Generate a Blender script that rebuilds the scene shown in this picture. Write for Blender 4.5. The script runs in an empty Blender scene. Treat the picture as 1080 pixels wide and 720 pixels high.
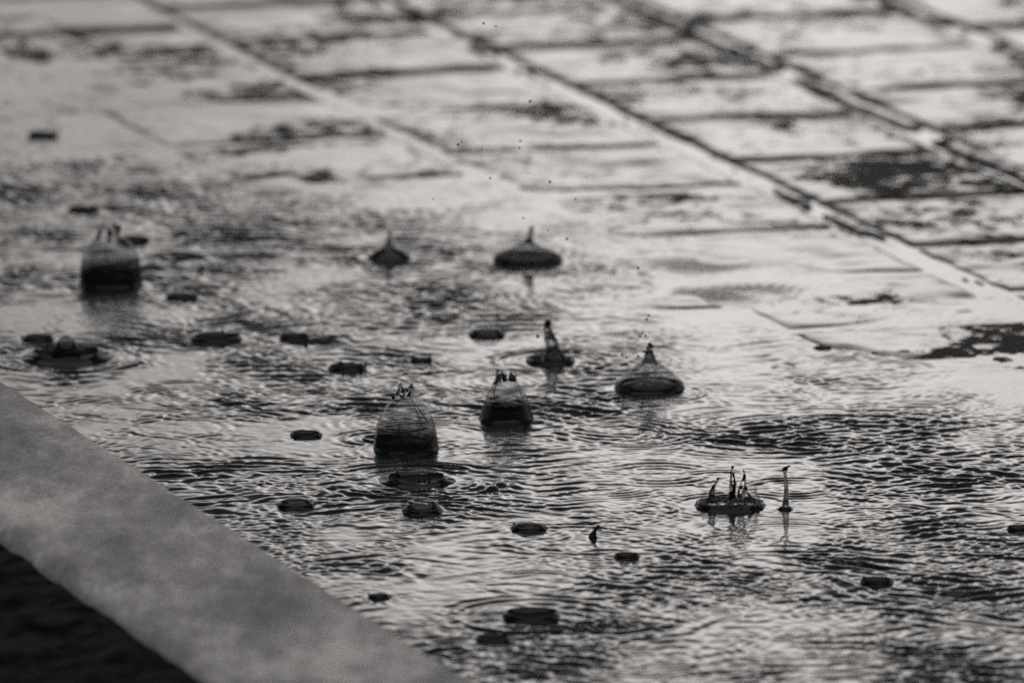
import bpy, math, random
import numpy as np
from mathutils import Vector, noise as mnoise

random.seed(7)
rng = np.random.default_rng(11)
scene = bpy.context.scene
col = scene.collection

# ------------------------------------------------------------------ camera
FPX, DIST, HOR = 11000.0, 5.0, -1600.0           # focal length in photo pixels, metres to the aim point, horizon row
PITCH = math.atan((360 - HOR) / FPX)
FWD = Vector((0, math.cos(PITCH), -math.sin(PITCH)))
UP = Vector((0, math.sin(PITCH), math.cos(PITCH)))
CAM = -FWD * DIST

def ray(px, py):
    return FWD + Vector((1, 0, 0)) * ((px - 540) / FPX) + UP * ((360 - py) / FPX)

def at(px, py, z=0.0):
    """point of the height z that the photograph shows at a pixel"""
    d = ray(px, py)
    return CAM + d * ((z - CAM.z) / d.z)

def at_y(px, py, y):
    d = ray(px, py)
    return CAM + d * ((y - CAM.y) / d.y)

cam = bpy.data.cameras.new('camera')
cam_o = bpy.data.objects.new('camera', cam)
col.objects.link(cam_o)
cam_o.location = CAM
cam_o.rotation_euler = (math.pi / 2 - PITCH, 0, 0)
cam.sensor_width = 36
cam.lens = FPX / 1080 * 36
cam.clip_start, cam.clip_end = 0.1, 3000
cam.dof.use_dof = True
cam.dof.focus_distance = (at(480, 510) - CAM).dot(FWD)
cam.dof.aperture_fstop = 14.5
scene.camera = cam_o

# ------------------------------------------------------------------ sky and sun (overcast: bright low band, heavy cloud overhead)
SUN_EL, SUN_AZ = math.radians(74), math.radians(165)   # azimuth measured from +Y towards +X
world = bpy.data.worlds.new('World')
scene.world = world
world.use_nodes = True
nt = world.node_tree
bg = nt.nodes['Background']
def wn(kind, **kw):
    o = nt.nodes.new(kind)
    for k, v in kw.items():
        if k in o.inputs.keys():
            o.inputs[k].default_value = v
        else:
            setattr(o, k, v)
    return o
sky = wn('ShaderNodeTexSky', sky_type='NISHITA', sun_disc=False, sun_elevation=SUN_EL, sun_rotation=SUN_AZ, dust_density=3.0)
hsv = wn('ShaderNodeHueSaturation', Saturation=0.10)
nt.links.new(sky.outputs[0], hsv.inputs['Color'])
tcw = wn('ShaderNodeTexCoord')
sep = wn('ShaderNodeSeparateXYZ')
nt.links.new(tcw.outputs['Generated'], sep.inputs[0])
clouds = wn('ShaderNodeTexNoise', Scale=5.0, Detail=5.0, Roughness=0.55)
mpw = wn('ShaderNodeMapping')
mpw.inputs['Scale'].default_value = (1, 1, 2.5)
nt.links.new(tcw.outputs['Generated'], mpw.inputs[0])
nt.links.new(mpw.outputs[0], clouds.inputs['Vector'])
addn = wn('ShaderNodeMath', operation='MULTIPLY_ADD')
nt.links.new(clouds.outputs[0], addn.inputs[0])
addn.inputs[1].default_value = 0.30
nt.links.new(sep.outputs[2], addn.inputs[2])
cr = wn('ShaderNodeValToRGB')
stops = [(0.0, 1.1), (0.30, 1.30), (0.39, 1.08), (0.50, 0.23), (1.0, 0.14)]
while len(cr.color_ramp.elements) < len(stops):
    cr.color_ramp.elements.new(0.5)
for e_, (p_, c_) in zip(cr.color_ramp.elements, stops):
    e_.position = p_
    e_.color = (c_ * 1.04, c_ * .965, c_ * .905, 1) if p_ < .5 else (c_ * .93, c_ * .98, c_ * 1.07, 1)
nt.links.new(addn.outputs[0], cr.inputs[0])
mulw = wn('ShaderNodeMixRGB', blend_type='MULTIPLY')
mulw.inputs[0].default_value = 1.0
nt.links.new(hsv.outputs[0], mulw.inputs[1])
nt.links.new(cr.outputs[0], mulw.inputs[2])
veil = wn('ShaderNodeTexNoise', Scale=13.0, Detail=4.0, Roughness=0.5)
nt.links.new(tcw.outputs['Generated'], veil.inputs['Vector'])
vr = wn('ShaderNodeMapRange')
vr.inputs['From Min'].default_value = 0.35
vr.inputs['From Max'].default_value = 0.65
vr.inputs['To Min'].default_value = 0.62
vr.inputs['To Max'].default_value = 1.30
nt.links.new(veil.outputs[0], vr.inputs['Value'])
mulv = wn('ShaderNodeMixRGB', blend_type='MULTIPLY')
mulv.inputs[0].default_value = 1.0
nt.links.new(mulw.outputs[0], mulv.inputs[1])
nt.links.new(vr.outputs[0], mulv.inputs[2])
# the cloud is thinner, and the sky lighter, in front (+Y) than behind
vy = wn('ShaderNodeMapRange', interpolation_type='SMOOTHSTEP')
vy.inputs['From Min'].default_value = -0.35
vy.inputs['From Max'].default_value = 0.75
vy.inputs['To Min'].default_value = 0.13
vy.inputs['To Max'].default_value = 1.0
nt.links.new(sep.outputs[1], vy.inputs['Value'])
muly = wn('ShaderNodeMixRGB', blend_type='MULTIPLY')
muly.inputs[0].default_value = 1.0
nt.links.new(mulv.outputs[0], muly.inputs[1])
nt.links.new(vy.outputs[0], muly.inputs[2])
# a bright break in the cloud low ahead
gap = wn('ShaderNodeVectorMath', operation='DOT_PRODUCT')
g_el, g_az = math.radians(10.2), math.radians(.5)
gap.inputs[1].default_value = (math.sin(g_az) * math.cos(g_el), math.cos(g_az) * math.cos(g_el), math.sin(g_el))
nrm = wn('ShaderNodeVectorMath', operation='NORMALIZE')
nt.links.new(tcw.outputs['Generated'], nrm.inputs[0])
nt.links.new(nrm.outputs[0], gap.inputs[0])
vg = wn('ShaderNodeMapRange', interpolation_type='SMOOTHSTEP')
vg.inputs['From Min'].default_value = math.cos(math.radians(6.0))
vg.inputs['From Max'].default_value = 1.0
vg.inputs['To Min'].default_value = 0.54
vg.inputs['To Max'].default_value = 1.4
nt.links.new(gap.outputs['Value'], vg.inputs['Value'])
mulg = wn('ShaderNodeMixRGB', blend_type='MULTIPLY')
mulg.inputs[0].default_value = 1.0
nt.links.new(muly.outputs[0], mulg.inputs[1])
nt.links.new(vg.outputs[0], mulg.inputs[2])
nt.links.new(mulg.outputs[0], bg.inputs['Color'])
bg.inputs['Strength'].default_value = 0.14

sun = bpy.data.lights.new('sun', 'SUN')
sun.energy = 0.75
sun.angle = math.radians(100)
sun.color = (1.0, 0.97, 0.94)
sun_o = bpy.data.objects.new('sun', sun)
col.objects.link(sun_o)
sd = Vector((math.sin(SUN_AZ) * math.cos(SUN_EL), math.cos(SUN_AZ) * math.cos(SUN_EL), math.sin(SUN_EL)))
sun_o.rotation_euler = sd.to_track_quat('Z', 'Y').to_euler()

scene.render.engine = 'CYCLES'
scene.cycles.use_denoising = False
scene.cycles.max_bounces = 10
scene.cycles.transmission_bounces = 10
scene.cycles.transparent_max_bounces = 16
scene.view_settings.view_transform = 'Standard'
scene.view_settings.look = 'None'
scene.view_settings.gamma = 1
scene.view_settings.use_curve_mapping = False
scene.view_settings.exposure = 0.62

# ------------------------------------------------------------------ materials
def mat(name):
    m = bpy.data.materials.new(name)
    m.use_nodes = True
    n = m.node_tree.nodes
    return m, n, m.node_tree.links, n['Principled BSDF']

def N(n, kind, **kw):
    o = n.new(kind)
    for k, v in kw.items():
        if k in o.inputs.keys():
            o.inputs[k].default_value = v
        else:
            setattr(o, k, v)
    return o

def ramp(n, l, src, stops):
    r = n.new('ShaderNodeValToRGB')
    cr = r.color_ramp
    while len(cr.elements) < len(stops):
        cr.elements.new(0.5)
    for e, (p, c) in zip(cr.elements, stops):
        e.position = p
        e.color = (c, c, c, 1) if isinstance(c, (int, float)) else (*c, 1)
    l.new(src, r.inputs[0])
    return r.outputs[0]

# rain water lying on the paving: clear, over dark stone
M_water, n, l, b = mat('rain_water')
b.inputs['Base Color'].default_value = (0.007, 0.010, 0.013, 1)
b.inputs['Roughness'].default_value = 0.04
b.inputs['IOR'].default_value = 1.333
tc = N(n, 'ShaderNodeNewGeometry')
w1 = N(n, 'ShaderNodeTexNoise', Scale=260.0, Detail=2.0)
l.new(tc.outputs['Position'], w1.inputs['Vector'])
bp = N(n, 'ShaderNodeBump', Strength=0.10, Distance=0.0006)
l.new(w1.outputs[0], bp.inputs['Height'])
l.new(bp.outputs[0], b.inputs['Normal'])

# solid water of splashes (thick walls looking down to the dark bottom)
M_thick, n, l, b = mat('splash_water_thick')
b.inputs['Base Color'].default_value = (0.005, 0.0055, 0.006, 1)
b.inputs['Roughness'].default_value = 0.05
b.inputs['IOR'].default_value = 1.333

# clear thin water walls; they thicken towards the foot (attribute 'thickness'), where one looks down into the dark bottom
M_film, n, l, b = mat('splash_water_film')
b.inputs['Roughness'].default_value = 0.03
b.inputs['IOR'].default_value = 1.333
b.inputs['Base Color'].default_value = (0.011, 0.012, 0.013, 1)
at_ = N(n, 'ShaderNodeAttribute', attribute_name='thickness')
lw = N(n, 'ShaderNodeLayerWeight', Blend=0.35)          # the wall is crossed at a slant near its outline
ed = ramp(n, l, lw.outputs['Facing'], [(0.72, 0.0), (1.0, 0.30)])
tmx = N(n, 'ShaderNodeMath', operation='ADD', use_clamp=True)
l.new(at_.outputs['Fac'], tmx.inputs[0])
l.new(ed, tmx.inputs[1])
tr = N(n, 'ShaderNodeBsdfTransparent')
tr.inputs['Color'].default_value = (0.97, 0.975, 0.98, 1)
gl = N(n, 'ShaderNodeBsdfGlossy', Roughness=0.03)
lf = N(n, 'ShaderNodeLayerWeight', Blend=0.5)
p5 = N(n, 'ShaderNodeMath', operation='POWER')
l.new(lf.outputs['Facing'], p5.inputs[0])
p5.inputs[1].default_value = 5.0
fr = N(n, 'ShaderNodeMath', operation='MULTIPLY_ADD', use_clamp=True)   # Schlick, the same from both sides of the thin wall
l.new(p5.outputs[0], fr.inputs[0])
fr.inputs[1].default_value = 0.70
fr.inputs[2].default_value = 0.02
m1 = N(n, 'ShaderNodeMixShader')
l.new(fr.outputs[0], m1.inputs[0])
l.new(tr.outputs[0], m1.inputs[1])
l.new(gl.outputs[0], m1.inputs[2])
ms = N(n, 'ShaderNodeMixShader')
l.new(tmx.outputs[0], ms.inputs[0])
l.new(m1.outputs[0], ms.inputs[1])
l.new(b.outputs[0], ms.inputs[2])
l.new(ms.outputs[0], n['Material Output'].inputs['Surface'])

# solid clear threads and columns of water
M_clear, n, l, b = mat('splash_water_clear')
b.inputs['Base Color'].default_value = (0.62, 0.62, 0.62, 1)
b.inputs['Roughness'].default_value = 0.0
b.inputs['IOR'].default_value = 1.333
b.inputs['Transmission Weight'].default_value = 1.0

# wet paving stone
M_stone, n, l, b = mat('wet_paving_stone')
g = N(n, 'ShaderNodeNewGeometry')
a1 = N(n, 'ShaderNodeTexNoise', Scale=14.0, Detail=5.0, Roughness=0.6)
a2 = N(n, 'ShaderNodeTexNoise', Scale=160.0, Detail=4.0, Roughness=0.65)
a3 = N(n, 'ShaderNodeTexNoise', Scale=6.5, Detail=4.0, Roughness=0.62, Distortion=0.6)
for t in (a1, a2, a3):
    l.new(g.outputs['Position'], t.inputs['Vector'])
base = ramp(n, l, a1.outputs[0], [(0.3, (0.040, 0.041, 0.041)), (0.7, (0.10, 0.10, 0.098))])
att = N(n, 'ShaderNodeAttribute', attribute_name='dirt')
a4 = N(n, 'ShaderNodeTexNoise', Scale=85.0, Detail=6.0, Roughness=0.75)
l.new(g.outputs['Position'], a4.inputs['Vector'])
s1 = N(n, 'ShaderNodeMath', operation='MULTIPLY_ADD')           # dirt patches + broad noise + fine ragged noise
l.new(att.outputs['Fac'], s1.inputs[0])
s1.inputs[1].default_value = 0.15
l.new(a3.outputs[0], s1.inputs[2])
s2 = N(n, 'ShaderNodeMath', operation='MULTIPLY_ADD')
l.new(a4.outputs[0], s2.inputs[0])
s2.inputs[1].default_value = 0.85
s2.use_clamp = False
l.new(s1.outputs[0], s2.inputs[2])
dry = ramp(n, l, s2.outputs[0], [(0.99, 0.0), (1.25, 1.0)])       # where the film of water has drained off rough dirt
mxc = N(n, 'ShaderNodeMixRGB')
l.new(dry, mxc.inputs[0])
l.new(base, mxc.inputs[1])
mxc.inputs[2].default_value = (0.010, 0.011, 0.0105, 1)
l.new(mxc.outputs[0], b.inputs['Base Color'])
r1 = N(n, 'ShaderNodeMapRange')
l.new(dry, r1.inputs['Value'])
r1.inputs['To Min'].default_value = 0.07
r1.inputs['To Max'].default_value = 0.5
l.new(r1.outputs[0], b.inputs['Roughness'])
b.inputs['IOR'].default_value = 1.36
sp = N(n, 'ShaderNodeMapRange')
l.new(dry, sp.inputs['Value'])
sp.inputs['To Min'].default_value = 0.5
sp.inputs['To Max'].default_value = 0.05
l.new(sp.outputs[0], b.inputs['Specular IOR Level'])
bs = N(n, 'ShaderNodeMapRange')
l.new(dry, bs.inputs['Value'])
bs.inputs['To Min'].default_value = 0.10
bs.inputs['To Max'].default_value = 0.9
bp = N(n, 'ShaderNodeBump', Distance=0.0012)
l.new(bs.outputs[0], bp.inputs['Strength'])
l.new(a2.outputs[0], bp.inputs['Height'])
l.new(bp.outputs[0], b.inputs['Normal'])

M_joint, n, l, b = mat('joint_mortar')
b.inputs['Base Color'].default_value = (0.03, 0.031, 0.03, 1)
b.inputs['Roughness'].default_value = 0.6

# kerb: pale granular stone, damp
M_kerb, n, l, b = mat('damp_kerb_stone')
g = N(n, 'ShaderNodeNewGeometry')
a1 = N(n, 'ShaderNodeTexNoise', Scale=24.0, Detail=8.0, Roughness=0.70)
a2 = N(n, 'ShaderNodeTexNoise', Scale=300.0, Detail=4.0, Roughness=0.7)
a3 = N(n, 'ShaderNodeTexNoise', Scale=16.0, Detail=3.0, Roughness=0.55)
mpk = N(n, 'ShaderNodeMapping')
mpk.inputs['Scale'].default_value = (1, .38, 1)          # the stone is combed along its length
l.new(g.outputs['Position'], mpk.inputs['Vector'])
l.new(g.outputs['Position'], a2.inputs['Vector'])
for t in (a1, a3):
    l.new(mpk.outputs[0], t.inputs['Vector'])
c1 = ramp(n, l, a1.outputs[0], [(0.38, (0.20, 0.196, 0.197)), (0.5, (0.35, 0.342, 0.34)), (0.60, (0.60, 0.59, 0.58))])
c2 = ramp(n, l, a2.outputs[0], [(0.35, 0.45), (0.6, 1.0)])
mx = N(n, 'ShaderNodeMixRGB', blend_type='MULTIPLY')
mx.inputs[0].default_value = 0.7
l.new(c1, mx.inputs[1])
l.new(c2, mx.inputs[2])
l.new(mx.outputs[0], b.inputs['Base Color'])
l.new(ramp(n, l, a3.outputs[0], [(0.40, 0.60), (0.62, 0.38)]), b.inputs['Roughness'])
b.inputs['IOR'].default_value = 1.4
bp = N(n, 'ShaderNodeBump', Strength=0.5, Distance=0.0015)
l.new(a2.outputs[0], bp.inputs['Height'])
l.new(bp.outputs[0], b.inputs['Normal'])

M_soil, n, l, b = mat('dark_wet_soil')
g = N(n, 'ShaderNodeNewGeometry')
a1 = N(n, 'ShaderNodeTexNoise', Scale=60.0, Detail=6.0, Roughness=0.65)
l.new(g.outputs['Position'], a1.inputs['Vector'])
l.new(ramp(n, l, a1.outputs[0], [(0.38, (0.004, 0.004, 0.004)), (0.62, (0.034, 0.032, 0.031))]), b.inputs['Base Color'])
b.inputs['Roughness'].default_value = 0.9
b.inputs['Specular IOR Level'].default_value = 0.01
bp = N(n, 'ShaderNodeBump', Strength=1.0, Distance=0.006)
l.new(a1.outputs[0], bp.inputs['Height'])
l.new(bp.outputs[0], b.inputs['Normal'])

# ------------------------------------------------------------------ mesh helpers
def mesh_obj(name, verts, faces, material, parent=None, smooth=True, loc=None):
    me = bpy.data.meshes.new(name)
    me.from_pydata([tuple(v) for v in verts], [], faces)
    me.update()
    if smooth:
        me.polygons.foreach_set('use_smooth', [True] * len(me.polygons))
    me.materials.append(material)
    o = bpy.data.objects.new(name, me)
    col.objects.link(o)
    if parent is not None:
        o.parent = parent
    if loc is not None:
        o.location = loc
    return o

def grid_obj(name, X, Y, Z, material):
    """a big height field from three equal arrays, fast"""
    ny, nx = X.shape
    me = bpy.data.meshes.new(name)
    co = np.stack([X, Y, Z], -1).reshape(-1, 3).astype(np.float32)
    idx = np.arange(nx * ny, dtype=np.int32).reshape(ny, nx)
    q = np.stack([idx[:-1, :-1], idx[:-1, 1:], idx[1:, 1:], idx[1:, :-1]], -1).reshape(-1, 4)
    me.vertices.add(len(co))
    me.vertices.foreach_set('co', co.ravel())
    me.loops.add(q.size)
    me.loops.foreach_set('vertex_index', q.ravel())
    me.polygons.add(len(q))
    me.polygons.foreach_set('loop_start', np.arange(0, q.size, 4, dtype=np.int32))
    me.polygons.foreach_set('use_smooth', np.ones(len(q), dtype=bool))
    me.update(calc_edges=True)
    me.materials.append(material)
    o = bpy.data.objects.new(name, me)
    col.objects.link(o)
    return o

def raw_mesh(name, co, q, material):
    me = bpy.data.meshes.new(name)
    me.vertices.add(len(co))
    me.vertices.foreach_set('co', np.asarray(co, np.float32).ravel())
    q = np.asarray(q, np.int32)
    me.loops.add(q.size)
    me.loops.foreach_set('vertex_index', q.ravel())
    me.polygons.add(len(q))
    me.polygons.foreach_set('loop_start', np.arange(0, q.size, 4, dtype=np.int32))
    me.polygons.foreach_set('use_smooth', np.ones(len(q), dtype=bool))
    me.update(calc_edges=True)
    me.materials.append(material)
    o = bpy.data.objects.new(name, me)
    col.objects.link(o)
    return o

def tag(o, label, cat, group=None):
    o['label'] = label
    o['category'] = cat
    if group:
        o['group'] = group
    return o

def smoothstep(a, b, x):
    t = np.clip((x - a) / (b - a), 0, 1)
    return t * t * (3 - 2 * t)

# ------------------------------------------------------------------ paving: square setts in running bond
TH = math.radians(107.5)
DV = np.array([math.cos(TH), math.sin(TH)])          # along the long joints
DU = np.array([DV[1], -DV[0]])                       # across them
U_LINES = [-0.545, -0.41, -0.275, -0.14, -0.005, 0.13, 0.260, 0.394, 0.542, 0.68, 0.815, 0.95]
PV = 0.140
def tile_level(x, y):
    """how far the stone tops stand above (or under) the still water"""
    u = x * DU[0] + y * DU[1]
    v = x * DV[0] + y * DV[1]
    local = np.exp(-((u - .12) / .07) ** 2 - ((v + .01) / .10) ** 2) * .0016      # a few setts stand a little proud
    return np.clip(((u - 0.19) + 0.24 * v) * 0.010 + local, -0.006, 0.0022)

LOWN = rng.normal(size=(96, 96))
def lown(u, v, s):
    """smooth value noise, period s metres per cell"""
    a, bq = u / s, v / s
    i, j = np.floor(a).astype(int), np.floor(bq).astype(int)
    fa, fb = a - i, bq - j
    fa, fb = fa * fa * (3 - 2 * fa), fb * fb * (3 - 2 * fb)
    g = lambda p, q: LOWN[p % 96, q % 96]
    return (g(i, j) * (1 - fa) + g(i + 1, j) * fa) * (1 - fb) + (g(i, j + 1) * (1 - fa) + g(i + 1, j + 1) * fa) * fb

co_all, q_all, base_i = [], [], 0
for k in range(len(U_LINES) - 1):
    u0, u1 = U_LINES[k], U_LINES[k + 1]
    phase = -0.012 if k % 2 == 0 else 0.06
    if k % 2 == 0:
        phase = 0.054
    else:
        phase = -0.016
    for r in range(-9, 13):
        v0 = phase + PV * r
        v1 = v0 + PV
        gv = 0.0031 + random.uniform(-.0009, .0009)
        wide = u0 > .2
        ga, gb = (.0106 * {7: 1.5, 8: 1.5, 6: 1.1}.get(k, 1.0) if wide else .0042) + random.uniform(-.0006, .0006), .0018 + random.uniform(-.0006, .0006)
        e = [0, .0004, .0010, .0018, .0028, .004, .006]
        def axis(a, bq):
            L = bq - a
            mid = np.linspace(.008, L - .008, 26)
            return np.concatenate([a + np.array(e), a + mid, bq - np.array(e[::-1])])
        uu, vv = axis(u0 + ga, u1 - gb), axis(v0 + gv, v1 - gv)
        Ug, Vg = np.meshgrid(uu, vv)
        X, Y = Ug * DU[0] + Vg * DV[0], Ug * DU[1] + Vg * DV[1]
        dist = np.minimum(np.minimum(Ug - uu[0], uu[-1] - Ug), np.minimum(Vg - vv[0], vv[-1] - Vg))
        rad = 0.0045 + lown(Ug, Vg, .012) * .0012 + np.clip(lown(Ug + 4, Vg + 2, .02) - .9, 0, 2) * .004
        t = np.clip(1 - dist / rad, 0, 1)
        edge = -0.0042 * (1 - np.sqrt(np.clip(1 - t * t, 0, 1)))
        cx, cy = X.mean(), Y.mean()
        Z = tile_level(X, Y) + random.gauss(0, .00045)
        Z = Z + (Ug - u0 - .067) * random.gauss(0, .004) + (Vg - v0 - .07) * random.gauss(0, .004)
        Z = Z + lown(Ug + k * 3.1, Vg + r * 1.7, .035) * .00026 + lown(Ug + 9 + k, Vg + r, .012) * .00014 + edge
        Z = Z - .0006 * np.clip(1 - dist / .022, 0, 1) ** 2
        skirt = dist <= 1e-9
        Z = np.where(skirt, Z - .004, Z)
        ny, nx = Z.shape
        co_all.append(np.stack([X, Y, Z], -1).reshape(-1, 3))
        idx = base_i + np.arange(nx * ny).reshape(ny, nx)
        # u runs right, v runs away: keep the normals up
        q_all.append(np.stack([idx[:-1, :-1], idx[:-1, 1:], idx[1:, 1:], idx[1:, :-1]], -1).reshape(-1, 4))
        base_i += nx * ny
# mortar bands standing in the long joints
for k, ul in enumerate(U_LINES):
    vv = np.arange(-1.3, 1.85, .003)
    wk = {7: 1.5, 8: 1.5, 6: 1.1}.get(k, 1.0)
    uo = wk * np.array([.0016, .0018, .0022, .0028, .0038, .0060, .0078, .0088, .0094, .0098, .0100])
    zo = np.array([-.008, -.0024, -.0011, -.0003, .0, .0001, .0, -.0001, -.0005, -.0014, -.008])
    Ug, Vg = np.meshgrid(ul + uo, vv)
    Ug = Ug + lown(Vg * 0 + k, Vg, .03) * .0007 + lown(Vg * 0 + k + 5, Vg, .009) * .0003
    X, Y = Ug * DU[0] + Vg * DV[0], Ug * DU[1] + Vg * DV[1]
    Z = tile_level(X, Y) + (.0003 if ul > .2 else -.0035) + zo[None, :] + lown(Ug * 3 + k, Vg, .05) * .0004 + lown(Ug * 2 + 7, Vg, .012) * .00012
    worn = smoothstep(*{6: (-.9, -.1), 7: (.9, 1.5)}.get(k, (.35, .9)), lown(Vg * 0 + k * 4.7, Vg, .045) + .4 * lown(Ug * 4 + k, Vg, .011))     # crumbled stretches
    Z = Z - .0028 * worn
    ny, nx = Z.shape
    co_all.append(np.stack([X, Y, Z], -1).reshape(-1, 3))
    idx = base_i + np.arange(nx * ny).reshape(ny, nx)
    q_all.append(np.stack([idx[:-1, :-1], idx[:-1, 1:], idx[1:, 1:], idx[1:, :-1]], -1).reshape(-1, 4))
    base_i += nx * ny
paving = raw_mesh('paving', np.concatenate(co_all), np.concatenate(q_all), M_stone)
paving['kind'] = 'structure'
# patches of dark moss and dirt that stay rough above the film of water
pc = np.concatenate(co_all)
dirt = np.zeros(len(pc))
for (px, py, wx, wy) in [(770, 103, 135, 14), (1066, 152, 40, 10), (1048, 268, 55, 12), (1055, 12, 70, 30), (705, 231, 85, 15), (1060, 343, 50, 13),
                         (920, 205, 40, 6), (905, 35, 60, 7), (250, 104, 60, 4), (560, 235, 30, 5), (1075, 60, 30, 20)]:
    c = at(px, py)
    rx, ry = .8 * wx / 2100, .75 * (at(px, py - wy) - c).length
    d2 = ((pc[:, 0] - c.x) / rx) ** 2 + ((pc[:, 1] - c.y) / ry) ** 2
    dirt = np.maximum(dirt, (.5 if py > 300 or px > 1000 else .75) * np.exp(-d2 * .8))
at3 = paving.data.attributes.new('dirt', 'FLOAT', 'POINT')
at3.data.foreach_set('value', dirt.astype(np.float32))

S = 120.0
joint_bed = mesh_obj('ground', [(-S, -S, -.0095), (S, -S, -.0095), (S, S, -.0095), (-S, S, -.0095)], [(0, 1, 2, 3)], M_joint, smooth=False)
joint_bed['kind'] = 'structure'

# unseen dark ridge all round, added to darken low reflections in the wavelets
hv, hf = [], []
HK = 160
for j in range(HK):
    p = 2 * math.pi * j / HK
    hh = 4.2 + 2.6 * mnoise.noise(Vector((math.cos(p) * 3, math.sin(p) * 3, 0))) + 1.4 * mnoise.noise(Vector((math.cos(p) * 14, math.sin(p) * 14, 2)))
    for r, z in ((84, -.02), (86, hh * .7), (90, hh), (98, hh * 1.1), (118, -.02)):
        hv.append((r * math.cos(p), r * math.sin(p), z))
for j in range(HK):
    for i in range(4):
        a, b_ = j * 5 + i, ((j + 1) % HK) * 5 + i
        hf.append((a, b_, b_ + 1, a + 1))
M_unseen_ridge, n, l, b = mat('added_ridge_dark')
b.inputs['Base Color'].default_value = (0.03, 0.036, 0.03, 1)
b.inputs['Roughness'].default_value = 0.9
b.inputs['Specular IOR Level'].default_value = 0.1
unseen_ridge = mesh_obj('unseen_ridge', hv, hf, M_unseen_ridge)
unseen_ridge['kind'] = 'structure'

# ------------------------------------------------------------------ rain water: a real rippled surface
DX, DY = 0.00070, 0.00095
gx = np.arange(-0.56, 0.46, DX)
gy = np.arange(-0.90, 1.32, DY)
GX, GY = np.meshgrid(gx, gy)
ny, nx = GX.shape

def band_noise(lmin, lmax, slope_p, seed, theta=None, spread=.3):
    """random waves of wavelengths lmin..lmax with unit rms slope"""
    rg = np.random.default_rng(seed)
    kx = np.fft.fftfreq(nx, DX) * 2 * np.pi
    ky = np.fft.fftfreq(ny, DY) * 2 * np.pi
    KX, KY = np.meshgrid(kx, ky)
    K = np.hypot(KX, KY) + 1e-9
    k0, k1 = 2 * np.pi / lmax, 2 * np.pi / lmin
    A = np.where((K > k0) & (K < k1), K ** (-slope_p), 0)
    if theta is not None:                                # long crested train running along theta
        da = np.abs((np.arctan2(KY, KX) - theta + np.pi / 2) % np.pi - np.pi / 2)
        A = A * np.exp(-(da / spread) ** 2)
    ph = np.fft.fft2(rg.normal(size=(ny, nx)))
    H = np.fft.ifft2(ph * A).real
    gxx = np.gradient(H, DX, axis=1)
    gyy = np.gradient(H, DY, axis=0)
    return H / np.sqrt((gxx ** 2 + gyy ** 2).mean())

def px_of(X, Y):
    """photo pixel of ground points (used only to read off where the water is calm)"""
    dx, dy, dz = X - CAM.x, Y - CAM.y, -CAM.z
    w = dy * FWD.y + dz * FWD.z
    return 540 + FPX * dx / w, 360 - FPX * (dy * UP.y + dz * UP.z) / w

u_w = GX * DU[0] + GY * DU[1]
v_w = GX * DV[0] + GY * DV[1]
# calm towards the bare stones on the far right, rough over the deep part
depth = -tile_level(GX, GY)
rough = smoothstep(-0.0012, 0.0028, depth)
patch = 0.66 + 0.46 * np.tanh(1.5 * lown(GX * .9 + 3, GY * .6 + 5, .05) + .7 * lown(GX + 1, GY * .6, .022))
amp = (0.10 + 0.90 * rough) * patch
# several wave trains, each living in its own patches, so that no one wavelength rules
def gate(sd, s_):
    return np.clip(.60 + .75 * lown(GX + sd * 1.3, GY * .7 + sd * 2.1, s_), 0.1, 1.3)
H = np.zeros_like(GX)
for i_, (th_, a_) in enumerate([(1.57, .060), (1.0, .060), (2.1, .060), (.35, .040), (2.8, .040)]):
    H += a_ * band_noise(.006, .015, 2.6, 30 + i_, th_, .26) * np.clip(.3 + 1.1 * lown(GX + i_ * 1.7, GY * .8 + i_ * 2.9, .032), 0, 1.6)
H = H + 0.030 * band_noise(.006, .015, 2.6, 3) * gate(1, .025) + 0.036 * band_noise(.015, .05, 2.8, 4) * gate(2, .06) + 0.068 * band_noise(.0032, .007, 2.4, 5) * gate(3, .018)
def bump_at(px, py, wx, wy):
    c = at(px, py)
    rx, ry = wx / 2150, (at(px, py - wy) - c).length
    return np.exp(-((GX - c.x) / rx) ** 2 - ((GY - c.y) / ry) ** 2)
boost = 1 + .75 * bump_at(120, 185, 230, 50) + .15 * bump_at(1030, 420, 190, 60) + .1 * bump_at(900, 590, 240, 40) + .3 * bump_at(500, 700, 700, 80) - .45 * bump_at(860, 530, 130, 22) - .5 * bump_at(850, 300, 190, 40)
H *= amp * boost * 1.30

def ring(px, py, rpx, slope, lam=.006, width=.006, inner=None):
    """one set of circular ripples around a fallen drop; rpx = ring radius in photo pixels"""
    c = at(px, py)
    s = (c - CAM).dot(FWD) / FPX
    R = rpx * s
    m = width * 3.2
    i0, i1 = np.searchsorted(gx, [c.x - R - m, c.x + R + m])
    j0, j1 = np.searchsorted(gy, [c.y - R - m, c.y + R + m])
    if i1 <= i0 or j1 <= j0:
        return
    rr = np.hypot(GX[j0:j1, i0:i1] - c.x, GY[j0:j1, i0:i1] - c.y)
    k = 2 * np.pi / lam
    ang = np.arctan2(GY[j0:j1, i0:i1] - c.y, GX[j0:j1, i0:i1] - c.x)
    env = np.exp(-((rr - R) / width) ** 2) * np.clip(.6 + .6 * lown(np.cos(ang) + px, np.sin(ang) + py, .45), .05, 1.4)
    if inner:
        env = np.maximum(env, inner * smoothstep(0, R * .4, rr) * (rr < R))
    H[j0:j1, i0:i1] += slope / k * np.cos(k * (rr - R)) * env

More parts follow.
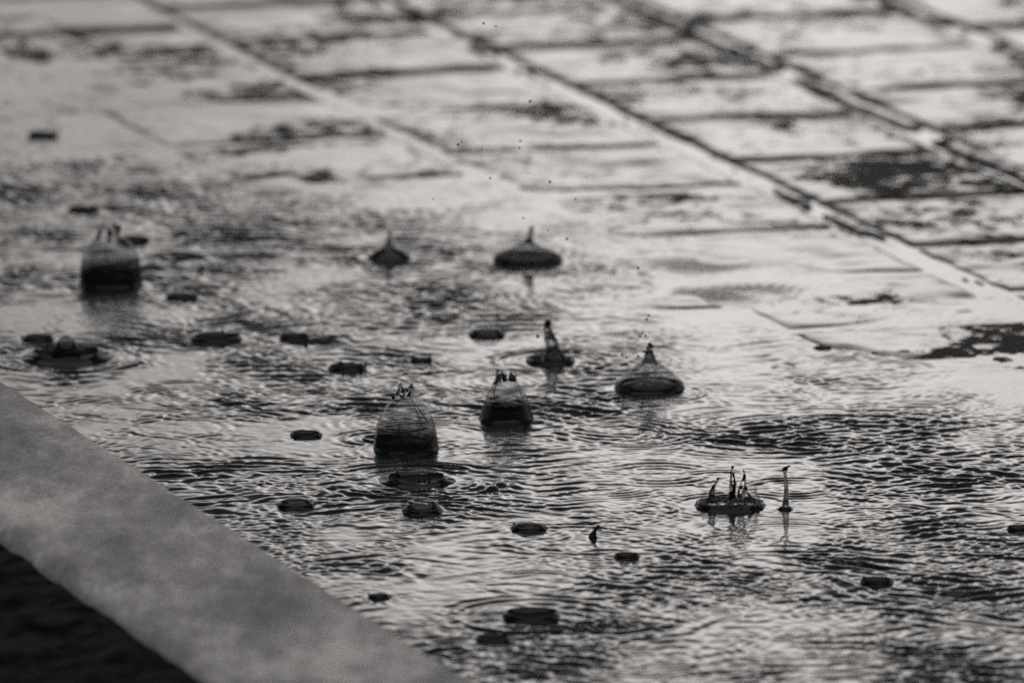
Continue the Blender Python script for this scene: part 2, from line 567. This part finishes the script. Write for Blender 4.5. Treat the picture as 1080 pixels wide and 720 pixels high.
# ripple rings seen in the photograph
for a in [(582, 381, 60, .30, .007, .006), (582, 381, 40, .16, .005, .006), (436, 507, 92, .30, .008, .007), (436, 507, 66, .22, .006, .006),
          (70, 378, 80, .30, .008, .007), (70, 378, 55, .2, .007, .007), (800, 458, 115, .075, .0065, .018), (830, 452, 70, .09, .007, .010), (655, 455, 60, .15, .006, .016),
          (720, 296, 95, .14, .006, .022), (836, 514, 44, .22, .006, .008), (954, 537, 20, .2, .005, .005), (691, 537, 21, .22, .006, .004),
          (564, 648, 86, .26, .009, .007), (690, 600, 60, .12, .006, .010), (404, 462, 40, .22, .007, .007), (428, 476, 52, .14, .006, .006),
          (534, 445, 50, .14, .006, .006), (686, 414, 56, .14, .006, .006), (118, 303, 52, .16, .006, .006), (772, 533, 62, .12, .006, .006),
          (558, 281, 58, .12, .006, .006), (925, 615, 52, .14, .006, .006), (1000, 620, 60, .16, .006, .010), (312, 533, 52, .14, .007, .006),
          (445, 540, 45, .12, .007, .006), (228, 358, 48, .14, .006, .007), (515, 352, 40, .12, .006, .006), (940, 440, 60, .15, .006, .012),
          (1010, 480, 90, .13, .006, .016), (640, 380, 70, .12, .006, .014), (300, 400, 70, .12, .006, .012), (200, 420, 60, .12, .006, .012)]:
    ring(*a[:3], a[3] * 1.1, *a[4:])
# countless older rings of the same rain
for i in range(520):
    px, py = random.uniform(-150, 1230), random.uniform(-80, 860)
    c = at(px, py)
    f = float(np.interp(-float(tile_level(np.array(c.x), np.array(c.y))), [-.0012, .0028], [.12, 1]))
    ring(px, py, random.uniform(8, 75), random.uniform(.06, .16) * f, random.choice([.005, .006, .007]), random.uniform(.004, .012))

# ------------------------------------------------------------------ what splashes stand where (photo pixels of the foot, width, height)
def pxm(p):
    return (p - CAM).dot(FWD) / FPX

def hollow(px, py, wpx, dz=.0022):
    """the water gives way under a splash"""
    c = at(px, py)
    R = wpx * .5 * pxm(c)
    m = R * 1.6
    i0, i1 = np.searchsorted(gx, [c.x - m, c.x + m])
    j0, j1 = np.searchsorted(gy, [c.y - m, c.y + m])
    if i1 <= i0 or j1 <= j0:
        return
    rr = np.hypot(GX[j0:j1, i0:i1] - c.x, GY[j0:j1, i0:i1] - c.y)
    w = 1 - smoothstep(R * .72, R * .98, rr)
    calm = 1 - .7 * (1 - smoothstep(R * 1.0, R * 1.6, rr))
    H[j0:j1, i0:i1] = H[j0:j1, i0:i1] * calm * (1 - w) - dz * w

# name kind, px, py of the foot centre, width px, height px, label
DOMES = [
    dict(px=428, py=472, w=70, h=58, prof=[(0, 1), (.2, .965), (.4, .90), (.6, .78), (.75, .63), (.88, .43), (1, .20)], tilt=.12, spikes=6, foot=.24, dark0=.20, seed=1,
         label='tall clear splash dome with torn pointed top and dark base, nearest of the big domes'),
    dict(px=534, py=441, w=58, h=42, prof=[(0, 1), (.12, .95), (.4, .83), (.68, .67), (.86, .49), (1, .32)], tilt=.0, spikes=11, foot=.32, dark0=.16, seed=2,
         label='bell shaped splash crown with a fringe of fine spikes round its flat open top'),
    dict(px=117, py=298, w=66, h=50, prof=[(0, 1), (.3, .99), (.6, .90), (.8, .73), (.93, .51), (1, .30)], tilt=.22, spikes=7, foot=.28, dark0=.22, seed=3,
         label='tall blurred splash dome at the far left with thin strands rising from its slanted top'),
    dict(px=685, py=409, w=74, h=33, prof=[(0, 1), (.14, .97), (.3, .86), (.5, .66), (.7, .44), (.87, .26), (1, .16)], tilt=.0, spikes=0, foot=.18, soft=.16, dark0=.19, seed=4, jet=(17, 12, 0),
         label='pale cone shaped splash with a stubby knob on top, right of the spiky crown'),
    dict(px=557, py=275, w=74, h=21, prof=[(0, 1), (.25, .97), (.45, .80), (.65, .52), (.85, .24), (1, .12)], tilt=.0, spikes=0, foot=.26, soft=.2, dark0=.22, seed=5, jet=(11, 18, 4),
         label='wide flat splash with glassy cap and short leaning jet, blurred in the middle distance'),
    dict(px=410, py=272, w=48, h=15, prof=[(0, 1), (.2, .92), (.5, .60), (.8, .26), (1, .14)], tilt=.0, spikes=0, foot=.6, dark0=.25, seed=6, jet=(8, 16, 1),
         label='small dark splash cone with one thin upright spike, left of the wide flat splash'),
]
for d in DOMES:
    hollow(d['px'], d['py'], d['w'] * .9, 0)

LOW = [  # px, py, width, rim height px, spikes, film cap height px, label
    (228, 358, 56, 8, 1, 0, 'flat dark splash rim with one thin spike at its left end'),
    (366, 389, 42, 7, 4, 0, 'small ragged splash with short sharp spikes left of the dome group'),
    (513, 353, 40, 6, 0, 8, 'low dark bubble under a faint glassy cap, left of the leaning water jet'),
    (192, 313, 34, 6, 0, 3, 'low oval bubble just right of the tall blurred dome'),
    (311, 356, 33, 6, 0, 0, 'plain dark splash rim right of the flat rim with the single spike'),
    (444, 381, 25, 5, 1, 0, 'tiny splash rim midway between ragged splash and leaning jet'),
    (323, 459, 34, 6, 0, 0, 'dark lumpy splash rim directly left of the nearest tall dome'),
    (312, 533, 42, 7, 0, 7, 'neat dark oval bubble beside the pale kerb'),
    (445, 539, 44, 8, 0, 14, 'dark oval bubble with a clear domed cap in front of the nearest tall dome'),
    (558, 557, 40, 7, 1, 4, 'dark flat bubble in front of the spiky crown'),
    (661, 587, 28, 6, 0, 0, 'smallest dark oval rim alone in the near water'),
    (925, 614, 36, 7, 2, 0, 'dark blurred splash at the near right above a pointed reflection'),
    (560, 650, 62, 10, 0, 0, 'broad open splash rim with pale middle, nearest large rim to the viewer'),
    (520, 674, 40, 6, 0, 0, 'thin dark rim just in front of the broad open splash rim'),
    (45, 144, 33, 7, 1, 0, 'very blurred dark splash alone at the far upper left'),
    (88, 222, 36, 5, 1, 0, 'long blurred dark splash behind the far left dome'),
    (140, 254, 36, 6, 2, 0, 'dark splash rim partly hidden behind the far left dome'),
    (40, 358, 36, 6, 1, 0, 'dark splash rim behind the collapsed splash at the left edge'),
    (1074, 558, 24, 6, 1, 0, 'dark splash rim cut by the right edge of the view'),
    (400, 630, 24, 5, 1, 0, 'faint small splash right beside the kerb edge'),
    (868, 367, 20, 3, 0, 0, 'tiny dark bubble on the calm pale water by the stone joints'),
    (404, 463, 44, 4, 0, 0, 'shallow sunken rim tucked behind the left side of the nearest tall dome'),
]
for px, py, w, h, ns, cap, lab in LOW:
    hollow(px, py, w, .0028)
for a in [(580, 381, 52), (770, 533, 76), (70, 376, 84), (440, 507, 74), (828, 537, 16)]:
    hollow(*a)

# fade the relief out at the border of the fine patch, then a plain sheet beyond it
mx_ = np.minimum(np.minimum(GX - gx[0], gx[-1] - GX), np.minimum(GY - gy[0], gy[-1] - GY))
H *= smoothstep(0, .04, mx_)
co = np.stack([GX, GY, H], -1).reshape(-1, 3)
idx = np.arange(nx * ny).reshape(ny, nx)
q = np.stack([idx[:-1, :-1], idx[:-1, 1:], idx[1:, 1:], idx[1:, :-1]], -1).reshape(-1, 4)
x0, x1, y0, y1 = gx[0], gx[-1], gy[0], gy[-1]
B = 100.0
ext = np.array([(-B, -B, 0), (B, -B, 0), (B, B, 0), (-B, B, 0), (x0, y0, 0), (x1, y0, 0), (x1, y1, 0), (x0, y1, 0)])
nb = len(co)
eq = np.array([(0, 1, 5, 4), (1, 2, 6, 5), (2, 3, 7, 6), (3, 0, 4, 7)]) + nb
water = raw_mesh('water', np.concatenate([co, ext]), np.concatenate([q, eq]), M_water)
water['kind'] = 'structure'

# ------------------------------------------------------------------ kerb stone along the lower left, soil behind it
KZ = 0.040
ka, kb = at(0, 397, KZ), at(510, 722, KZ)             # its edge over the water
kd = (kb - ka).normalized()
kn = Vector((-kd.y, kd.x, 0))                         # +: towards the water or away?
if kn.dot(at(800, 400) - ka) < 0:
    kn = -kn
inner = at(0, 556, KZ)
KW = abs((inner - ka).dot(kn))
prof = [(0, -.03), (0, KZ - .012)]
for i in range(7):
    a = i / 6 * math.pi / 2
    prof.append((-.005 + .005 * math.cos(a), KZ - .005 + .005 * math.sin(a)))
for i in range(1, 22):
    prof.append((-.009 - (KW - .018) * i / 22, KZ))
for i in range(7):
    a = i / 6 * math.pi / 2
    prof.append((-KW + .009 - .009 * math.sin(a), KZ - .009 + .009 * math.cos(a)))
prof.append((-KW, -.03))
verts, faces = [], []
ts = np.concatenate([[-6, -3, -1.5], np.linspace(-.9, 1.3, 300), [2, 4, 6]])
mid = ka
for t in ts:
    for (o, z) in prof:
        p = mid + kd * float(t) + kn * o
        if z > 0:
            nz = mnoise.noise(p * 60) * .0003 + mnoise.noise(p * 150) * .0004
            nw = mnoise.noise(p * 75) * .0006
        else:
            nz = nw = 0
        verts.append((p.x + kn.x * nw, p.y + kn.y * nw, z + nz))
m = len(prof)
for i in range(len(ts) - 1):
    for j in range(m - 1):
        a = i * m + j
        faces.append((a, a + 1, a + m + 1, a + m))
faces.append(tuple(range(m)))
faces.append(tuple(reversed(range((len(ts) - 1) * m, len(ts) * m))))
kerb = mesh_obj('kerb', verts, faces, M_kerb)
tag(kerb, 'broad pale grey stone kerb running along the lower left of the flooded paving', 'kerb')

# soil bed
sv, sf = [], []
us = np.concatenate([[.002], np.linspace(.006, .30, 70), [.6, 2, 10, 60]])
tt = np.concatenate([[-60, -10, -3], np.linspace(-1.0, .9, 200), [3, 10, 60]])
for t in tt:
    for w in us:
        p = ka + kd * float(t) - kn * (KW - .004 + float(w))
        z = KZ - .005 + (mnoise.noise(p * 30) * .005 + mnoise.noise(p * 110) * .003 - .006) * min(1, .22 + w / .04)
        sv.append((p.x, p.y, z))
m = len(us)
for i in range(len(tt) - 1):
    for j in range(m - 1):
        a = i * m + j
        sf.append((a, a + 1, a + m + 1, a + m))
soil = mesh_obj('soil', sv, sf, M_soil)
soil['kind'] = 'structure'

# ------------------------------------------------------------------ splashes
def nz(seed, phi, z=0.0, s=1.0):
    return mnoise.noise(Vector((math.cos(phi) * s + seed * 7.3, math.sin(phi) * s - seed * 3.1, z + seed)))

def revolve(rows, closed_top=False):
    """rows: list of rings (each a list of points); returns verts, faces"""
    k = len(rows[0])
    v = [p for r in rows for p in r]
    f = []
    for i in range(len(rows) - 1):
        for j in range(k):
            a, b_ = i * k + j, i * k + (j + 1) % k
            f.append((a, b_, b_ + k, a + k))
    return v, f, k

def rim_mesh(R, h, seed, jag=.25, wall=.16, flare=1.03):
    """a low ring wall of water with a bowl inside, foot flaring into the puddle"""
    K = 64
    prof = [(flare + .03, -.15), (flare, .06), (1.0, .30), (.985, .65), (.965, .92), (.945, 1.0), (.925, .96), (.89, .66), (.80, .25), (.55, -.15), (.25, -.55), (.02, -.75)]
    rows = []
    for (r, z) in prof:
        ring_ = []
        for j in range(K):
            p = 2 * math.pi * j / K
            wob = 1 + .07 * nz(seed, p, 0, .8) + .03 * nz(seed + 9, p, 0, 3)
            top = 1 + jag * (nz(seed + 3, p, 0, 1.6) + .6 * nz(seed + 5, p, 0, 5))
            ring_.append((R * r * wob * math.cos(p), R * r * wob * math.sin(p), h * z * (top if z > .2 else 1)))
        rows.append(ring_)
    v, f, k = revolve(rows)
    f.append(tuple(range((len(rows) - 1) * k, len(rows) * k)))
    return v, f

def strand_mesh(p0, p1, r0, r1, bend, bead=1.7, seed=0, segs=14, K=10):
    """tapering thread of water with a bead at the tip"""
    p0, p1, bend = Vector(p0), Vector(p1), Vector(bend)
    L = (p1 - p0).length
    rows = []
    for i in range(segs + 1):
        t = i / segs
        c = p0.lerp(p1, t) + bend * math.sin(t * math.pi)
        r = r0 * (1 - t) ** 1.3 + r1
        r *= 1 + .30 * mnoise.noise(Vector((seed * 3.7, t * 4.5, 1)))
        tb = (t - (1 - 1.3 * r1 * bead / max(L, 1e-6))) / (1.3 * r1 * bead / max(L, 1e-6))
        if abs(tb) < 1:
            r = max(r, r1 * bead * math.sqrt(1 - tb * tb))
        if i == segs:
            r = r1 * bead * .9
        rows.append([(c.x + r * math.cos(a), c.y + r * math.sin(a), c.z) for a in [2 * math.pi * j / K for j in range(K)]])
    top = p1 + Vector((0, 0, r1 * bead * .6))
    rows.append([(top.x + r1 * .4 * math.cos(a), top.y + r1 * .4 * math.sin(a), top.z) for a in [2 * math.pi * j / K for j in range(K)]])
    v, f, k = revolve(rows)
    f.append(tuple(reversed(range(k))))
    f.append(tuple(range((len(rows) - 1) * k, len(rows) * k)))
    return v, f

def prof_at(prof, z):
    return float(np.interp(z, [p[0] for p in prof], [p[1] for p in prof]))

CAP = [(0, 1), (.3, .97), (.55, .87), (.75, .70), (.9, .45), (1, .12)]

def film_mesh(R, H_, seed, prof, tilt=0.0, z0=0.0, jag=1.0, foot=.35, dark0=.25, K=110, T=34, wr=1.0, soft=.34):
    """thin bell of clear water, open at the top, thicker towards its foot; one closed shell"""
    outer, inn, thick_v = [], [], []
    for i in range(T + 1):
        ro, ri = [], []
        for j in range(K):
            p = 2 * math.pi * j / K
            zt = 1 + .5 * tilt * math.cos(p - .3) + jag * (.10 * nz(seed, p, 0, 1.6) + .10 * nz(seed + 2, p, 0, 5))
            z = z0 + (min(zt, 1.0 + .2 * abs(tilt) + .08 * jag) - z0) * i / T
            r = prof_at(prof, min(z, 1)) + .035 * max(0, 1 - max(z, 0) / .04) ** 2 * (1 + 1.2 * nz(seed + 21, p, 0, 2.2)) * (1 if foot > .1 else 0)
            rib = wr * (.022 * nz(seed + 4, p, z * 1.2, 4.0) + .05 * nz(seed + 6, p, z * .5, 1.0))
            ribi = wr * (.034 * nz(seed + 14, p, z * 1.6, 4.5) + .05 * nz(seed + 6, p, z * .5, 1.0))
            th = .034 * (1 - z) + .014
            Ro = R * r * (1 + rib)
            Ri = max(R * (r * (1 + ribi) - th), R * .01)
            ro.append((Ro * math.cos(p), Ro * math.sin(p), H_ * z))
            ri.append((Ri * math.cos(p), Ri * math.sin(p), H_ * (z - .012)))
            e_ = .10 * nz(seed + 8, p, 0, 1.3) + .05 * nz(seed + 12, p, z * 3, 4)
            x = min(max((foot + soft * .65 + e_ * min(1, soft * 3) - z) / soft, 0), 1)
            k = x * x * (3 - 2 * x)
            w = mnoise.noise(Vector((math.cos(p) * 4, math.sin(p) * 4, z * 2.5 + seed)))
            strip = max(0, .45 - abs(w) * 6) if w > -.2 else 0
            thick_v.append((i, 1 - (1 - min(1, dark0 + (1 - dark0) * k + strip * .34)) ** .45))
        outer.append(ro)
        inn.append(ri)
    rows = outer + inn[::-1]
    v, f, k = revolve(rows)
    n_ = len(rows) - 1
    for j in range(k):
        a, b_ = n_ * k + j, n_ * k + (j + 1) % k
        f.append((a, b_, (j + 1) % k, j))
    tv = [t for _, t in thick_v]
    tin = [tv[i * K + j] for i in range(T, -1, -1) for j in range(K)]
    return v, f, outer[-1], tv + tin

def film_obj(v, f, thick_vals, parent):
    o = mesh_obj('film', v, f, M_film, parent)
    at2 = o.data.attributes.new('thickness', 'FLOAT', 'POINT')
    at2.data.foreach_set('value', np.asarray(thick_vals, np.float32))
    return o

def empty(name, loc):
    o = bpy.data.objects.new(name, None)
    o.empty_display_size = .005
    col.objects.link(o)
    o.location = loc
    return o

def bead(name, loc, r, seed, parent=None, material=None):
    K, T = 12, 8
    rows = []
    for i in range(1, T):
        a = math.pi * i / T
        rows.append([(r * math.sin(a) * math.cos(p) * (1 + .12 * nz(seed, p, a)), r * math.sin(a) * math.sin(p), -r * math.cos(a) * (1 + .15 * nz(seed + 1, 0, a)))
                     for p in [2 * math.pi * j / K for j in range(K)]])
    v, f, k = revolve(rows)
    f.append(tuple(reversed(range(k))))
    f.append(tuple(range((len(rows) - 1) * k, len(rows) * k)))
    return mesh_obj(name, v, f, material or M_thick, parent, loc=loc)

def build_dome(d):
    c = at(d['px'], d['py'])
    s = pxm(c)
    R, Hh, sd_, prof = d['w'] * .5 * s, d['h'] * s, d['seed'], d['prof']
    rnd = random.Random(sd_)
    e = empty('splash_crown', c)
    tag(e, d['label'], 'splash', 'tall splashes of rain')
    # thick dark foot where the wall grows out of the puddle
    K = 80
    zt = d['foot'] * .30
    rt = prof_at(prof, zt)
    mound = (.20 if 'jet' in d else .10) * R * rt / Hh
    pr = [(.985, -.08), (.965, .02), (prof_at(prof, zt * .5) * .955, zt * .5), (rt * .94, zt)]
    for q_ in (.8, .6, .4, .2, .03):
        pr.append((rt * .94 * q_, zt + mound * (1 - q_ ** 1.6)))
    rows = []
    for (r, z) in pr:
        ring_ = []
        for j in range(K):
            p = 2 * math.pi * j / K
            rib = .05 * nz(sd_ + 6, p, z * .5, 1.0) + .022 * nz(sd_ + 4, p, z * 1.2, 4.0)
            up = 1 + (.16 * nz(sd_ + 8, p, 0, 1.4) + .08 * nz(sd_ + 11, p, 0, 5) if z > .6 * zt else 0)
            ring_.append((R * r * (1 + rib) * math.cos(p), R * r * (1 + rib) * math.sin(p), Hh * z * up))
        rows.append(ring_)
    v, f, k = revolve(rows)
    f.append(tuple(range((len(rows) - 1) * k, len(rows) * k)))
    mesh_obj('rim', v, f, M_thick, e)
    v, f, top, tv = film_mesh(R, Hh, sd_, prof, d['tilt'], -.04, .4 if 'jet' in d else 1.0, d['foot'], d['dark0'], soft=d.get('soft', .58))
    film_obj(v, f, tv, e)
    # strands torn from the open edge
    for i in range(d['spikes']):
        j = int((i + rnd.uniform(-.3, .3)) * len(top) / d['spikes']) % len(top)
        b0 = Vector(top[j])
        out = Vector((b0.x, b0.y, 0)).normalized()
        L = rnd.choice([.05, .08, .12, .20]) * Hh
        p0 = b0 * .995 - Vector((0, 0, .02 * Hh))
        p1 = b0 + Vector((0, 0, L)) + out * L * rnd.uniform(-.5, .5) + Vector((rnd.uniform(-.5, .5) * L, 0, 0))
        v, f = strand_mesh(p0, p1, 1.7 * s, rnd.uniform(.55, 1.05) * s, out * L * rnd.uniform(-.15, .15), 1.7, sd_ * 10 + i)
        mesh_obj('strand', v, f, M_thick if rnd.random() < .7 else M_clear, e)
    for i in range(5 if d['spikes'] else 0):            # beads gathering on the torn edge
        b0 = Vector(top[rnd.randrange(len(top))])
        bead('drop', b0 + Vector((0, 0, rnd.uniform(-1, 4) * s)), rnd.uniform(1.0, 2.1) * s, sd_ * 40 + i, e, M_thick)
    # ridges of thicker water running up the wall
    for i in range(2 if d['spikes'] else 0):
        p = rnd.uniform(math.pi * 1.1, math.pi * 1.9)
        z_a, z_b = rnd.uniform(.35, .55), rnd.uniform(.85, 1.0)
        dp = rnd.uniform(-.5, .5)
        pts = []
        for q_ in range(12):
            t = q_ / 11
            z = z_a + (z_b - z_a) * t
            rr = R * prof_at(prof, z) * 1.0
            pts.append(Vector((rr * math.cos(p + dp * t), rr * math.sin(p + dp * t), Hh * z)))
        rows = []
        for q_, c_ in enumerate(pts):
            rr = .42 * s * (.4 + math.sin(math.pi * q_ / 11))
            rows.append([(c_.x + rr * math.cos(a), c_.y + rr * math.sin(a), c_.z) for a in [2 * math.pi * j / 8 for j in range(8)]])
        v, f, k = revolve(rows)
        f.append(tuple(reversed(range(8))))
        f.append(tuple(range(88, 96)))
        mesh_obj('ridge', v, f, M_thick, e)
    if 'jet' in d:
        jw, jh, lean = d['jet']
        p0 = Vector((0, 0, Hh * .74))
        p1 = Vector((lean * s, 0, Hh + (jh - 3) * s))
        v, f = strand_mesh(p0, p1, jw * .40 * s, jw * .17 * s, (0, 0, 0), 1.5, sd_, segs=24, K=18)
        mesh_obj('jet', v, f, M_clear, e)
        if jw > 15:
            for i, (bx_, bz_) in enumerate([(-2, 1), (3, 3), (0, 5), (-5, -3)]):
                bead('drop', p1 + Vector((bx_ * s, -1 * s, bz_ * s)), rnd.uniform(1.6, 3) * s, 70 + i, e)
    return e

for d in DOMES:
    build_dome(d)

def add_spikes(e, R, h, s, ns, seed, hi=2.0):
    rnd = random.Random(seed * 13 + 1)
    for i in range(ns):
        p = rnd.uniform(0, 2 * math.pi)
        b0 = Vector((R * .93 * math.cos(p), R * .93 * math.sin(p), h * .8))
        L = h * rnd.uniform(.5, hi)
        p1 = b0 + Vector((math.cos(p) * L * .25 + rnd.uniform(-.2, .2) * L, math.sin(p) * L * .2, L))
        v, f = strand_mesh(b0, p1, 1.8 * s, .5 * s, (0, 0, 0), 1.8, seed + i)
        mesh_obj('strand', v, f, M_thick, e)

def build_low(i, px, py, w, h, ns, cap, lab):
    c = at(px, py)
    s = pxm(c)
    R, Hh = w * .5 * s / 1.04, h * s * .52
    v, f = rim_mesh(R, Hh, 20 + i, jag=.10 if cap else .2)
    if ns == 0 and cap == 0:
        o = mesh_obj('rain_splash', v, f, M_thick, None, loc=c)
        return tag(o, lab, 'splash', 'low splashes of rain')
    e = empty('water_bubble' if cap else 'rain_splash', c)
    tag(e, lab, 'bubble' if cap else 'splash', 'low splashes of rain')
    mesh_obj('rim', v, f, M_thick, e)
    if cap:
        v, f, _, tv = film_mesh(R * .93, Hh + cap * s * .8, 40 + i, CAP, 0, .2, .15, .05, .05, K=64, T=16, wr=.5)
        film_obj(v, f, tv, e)
    add_spikes(e, R, Hh, s, ns, 60 + i, 1.5)
    return e

for i, a in enumerate(LOW):
    o = build_low(i, *a)

# leaning water column rising from a dark pit
c = at(580, 381); s = pxm(c)
e = tag(empty('water_jet', c), 'thick leaning water column rising from a dark pit inside a ring of ripples', 'water jet')
v, f = rim_mesh(26 * s, 4 * s, 101, jag=.3); mesh_obj('rim', v, f, M_thick, e)
v, f = strand_mesh((5 * s, 0, -1 * s), (-3 * s, 0, 35 * s), 9 * s, 4.2 * s, (1.5 * s, 0, 0), 1.35, 5, segs=30, K=20)
mesh_obj('jet', v, f, M_clear, e)
v, f = strand_mesh((5 * s, 0, -1 * s), (7 * s, 0, 11 * s), 9 * s, 3.4 * s, (0, 0, 0), 1.1, 9, segs=18, K=18)
mesh_obj('foot', v, f, M_thick, e)
bead('drop', (-2 * s, 0, 41 * s), 3.8 * s, 3, e)

# wide flat crater with clear rags and beaded threads
c = at(770, 533); s = pxm(c)
e = tag(empty('rain_splash', c), 'wide dark splash rim with clear rags and beaded threads standing on it', 'splash', 'low splashes of rain')
v, f = rim_mesh(37 * s, 4.0 * s, 111, jag=.45); mesh_obj('rim', v, f, M_thick, e)
v, f, _, tv = film_mesh(34 * s, 15 * s, 112, [(0, 1), (.4, .96), (1, .84)], .5, .0, 3.0, .25, .12, K=90, T=14)
film_obj(v, f, tv, e)
for i, (dx, h_, lean, r0, bend) in enumerate([(-17, 31, 6, 3.6, -5), (-2, 36, 5, 1.4, 4), (6, 43, -4, 2.0, -3), (9, 39, 5, 1.4, 4), (20, 20, -7, 2.4, 4), (-9, 16, 9, 3.4, 3), (2, 25, 4, 1.2, -2), (12, 30, 2, 1.2, -4)]):
    a0, a1 = Vector((dx * s, -6 * s, 3 * s)), Vector(((dx + lean) * s, -6 * s, h_ * s))
    v, f = strand_mesh(a0, a1, 1.5 * r0 * s, .6 * s, (bend * s, 0, 0), 2.0, 30 + i, segs=20)
    mesh_obj('strand', v, f, M_thick if i in (1, 6) else M_clear, e)
    for q_ in range(2 if h_ > 28 else 1):
        t = random.uniform(.6, .98)
        pp = a0.lerp(a1, t) + Vector((bend * s * math.sin(t * math.pi) + random.uniform(-2, 2) * s, 0, random.uniform(0, 4) * s))
        bead('drop', pp, random.uniform(1.0, 2.0) * s, 300 + i * 3 + q_, e)

# thin hooked thread of water
c = at(828, 537); s = pxm(c)
e = tag(empty('water_jet', c), 'thin upright hooked thread of water at the right end of the wide rim', 'water jet')
v, f = rim_mesh(7 * s, 2 * s, 121, jag=.2); mesh_obj('rim', v, f, M_thick, e)
v, f = strand_mesh((0, 0, 0), (-1 * s, 0, 44 * s), 2.0 * s, 1.5 * s, (1.6 * s, 0, 0), 1.5, 7, segs=24)
mesh_obj('jet', v, f, M_clear, e)
v, f = strand_mesh((-1 * s, 0, 42 * s), (4 * s, 0, 46 * s), 1.8 * s, 1.6 * s, (0, 0, 2 * s), 1.6, 8)
mesh_obj('tip', v, f, M_thick, e)

# collapsed splash at the left edge
c = at(70, 377); s = pxm(c)
e = tag(empty('rain_splash', c), 'collapsed dark splash with a round glassy hump at the left edge above the kerb', 'splash', 'low splashes of rain')
v, f = rim_mesh(40 * s, 6 * s, 131, jag=.6, flare=1.25); mesh_obj('rim', v, f, M_thick, e)
v, f, _, tv = film_mesh(15 * s, 23 * s, 132, CAP, .05, .0, .4, .5, .5, K=64, T=18); film_obj(v, f, tv, e)
v, f = rim_mesh(15 * s, 9 * s, 133, jag=.3); mesh_obj('foot', v, f, M_thick, e)

# impact inside the double ring
c = at(440, 507); s = pxm(c)
e = tag(empty('rain_splash', c), 'low broken splash inside a double ring in front of the nearest tall dome', 'splash', 'low splashes of rain')
v, f = rim_mesh(34 * s, 4 * s, 141, jag=.7, flare=1.2); mesh_obj('rim', v, f, M_thick, e)
add_spikes(e, 30 * s, 4 * s, s, 4, 143, 1.6)

# little curl of water alone
c = at(628, 566); s = pxm(c)
v, f = strand_mesh((-3 * s, 0, -.5 * s), (3 * s, 0, 12 * s), 3 * s, 1.4 * s, (-1.5 * s, 0, 0), 1.5, 17)
tag(mesh_obj('water_jet', v, f, M_thick, None, loc=c), 'tiny curled thread of water alone on near water', 'water jet')

# drops in the air
DROPS = [(510, 25, 2), (523, 28, 1.8), (580, 46, 2), (570, 73, 1.8), (559, 107, 2.4), (483, 153, 2), (487, 150, 1.8), (508, 157, 2.4), (549, 149, 2), (548, 156, 2.2),
         (580, 192, 2.2), (517, 188, 2.4), (607, 210, 2.3), (457, 210, 2), (552, 230, 1.6), (486, 262, 2.2), (472, 317, 2), (462, 332, 2), (485, 327, 2), (495, 338, 2),
         (445, 358, 2), (598, 252, 2.6), (578, 243, 2.4), (673, 283, 2.2), (567, 355, 2.6), (684, 333, 3), (682, 337, 2.4), (675, 355, 2.6), (681, 354, 3), (673, 376, 3),
         (656, 374, 3), (661, 377, 2.4), (708, 380, 2.2), (7, 109, 3), (27, 307, 3.4), (75, 307, 3.2), (108, 236, 3), (121, 240, 2.4), (886, 105, 2.2), (442, 418, 2.2),
         (437, 412, 2), (420, 408, 1.8), (534, 396, 2), (528, 399, 1.8), (752, 500, 2.4), (785, 486, 2.4), (778, 478, 1.8), (720, 405, 2), (836, 500, 1.8), (700, 372, 1.6)]
for i, (px, py, dpx) in enumerate(DROPS):
    yy = at(480, 440).y + random.uniform(-.05, .08) if px > 200 else at(100, 290).y
    p = at_y(px, py, yy)
    o = bead('droplet', p, dpx * random.uniform(.42, .78) * pxm(p), 200 + i, None, M_clear)
    tag(o, 'tiny dark water drop flying above the puddle', 'droplet', 'drops in the air')
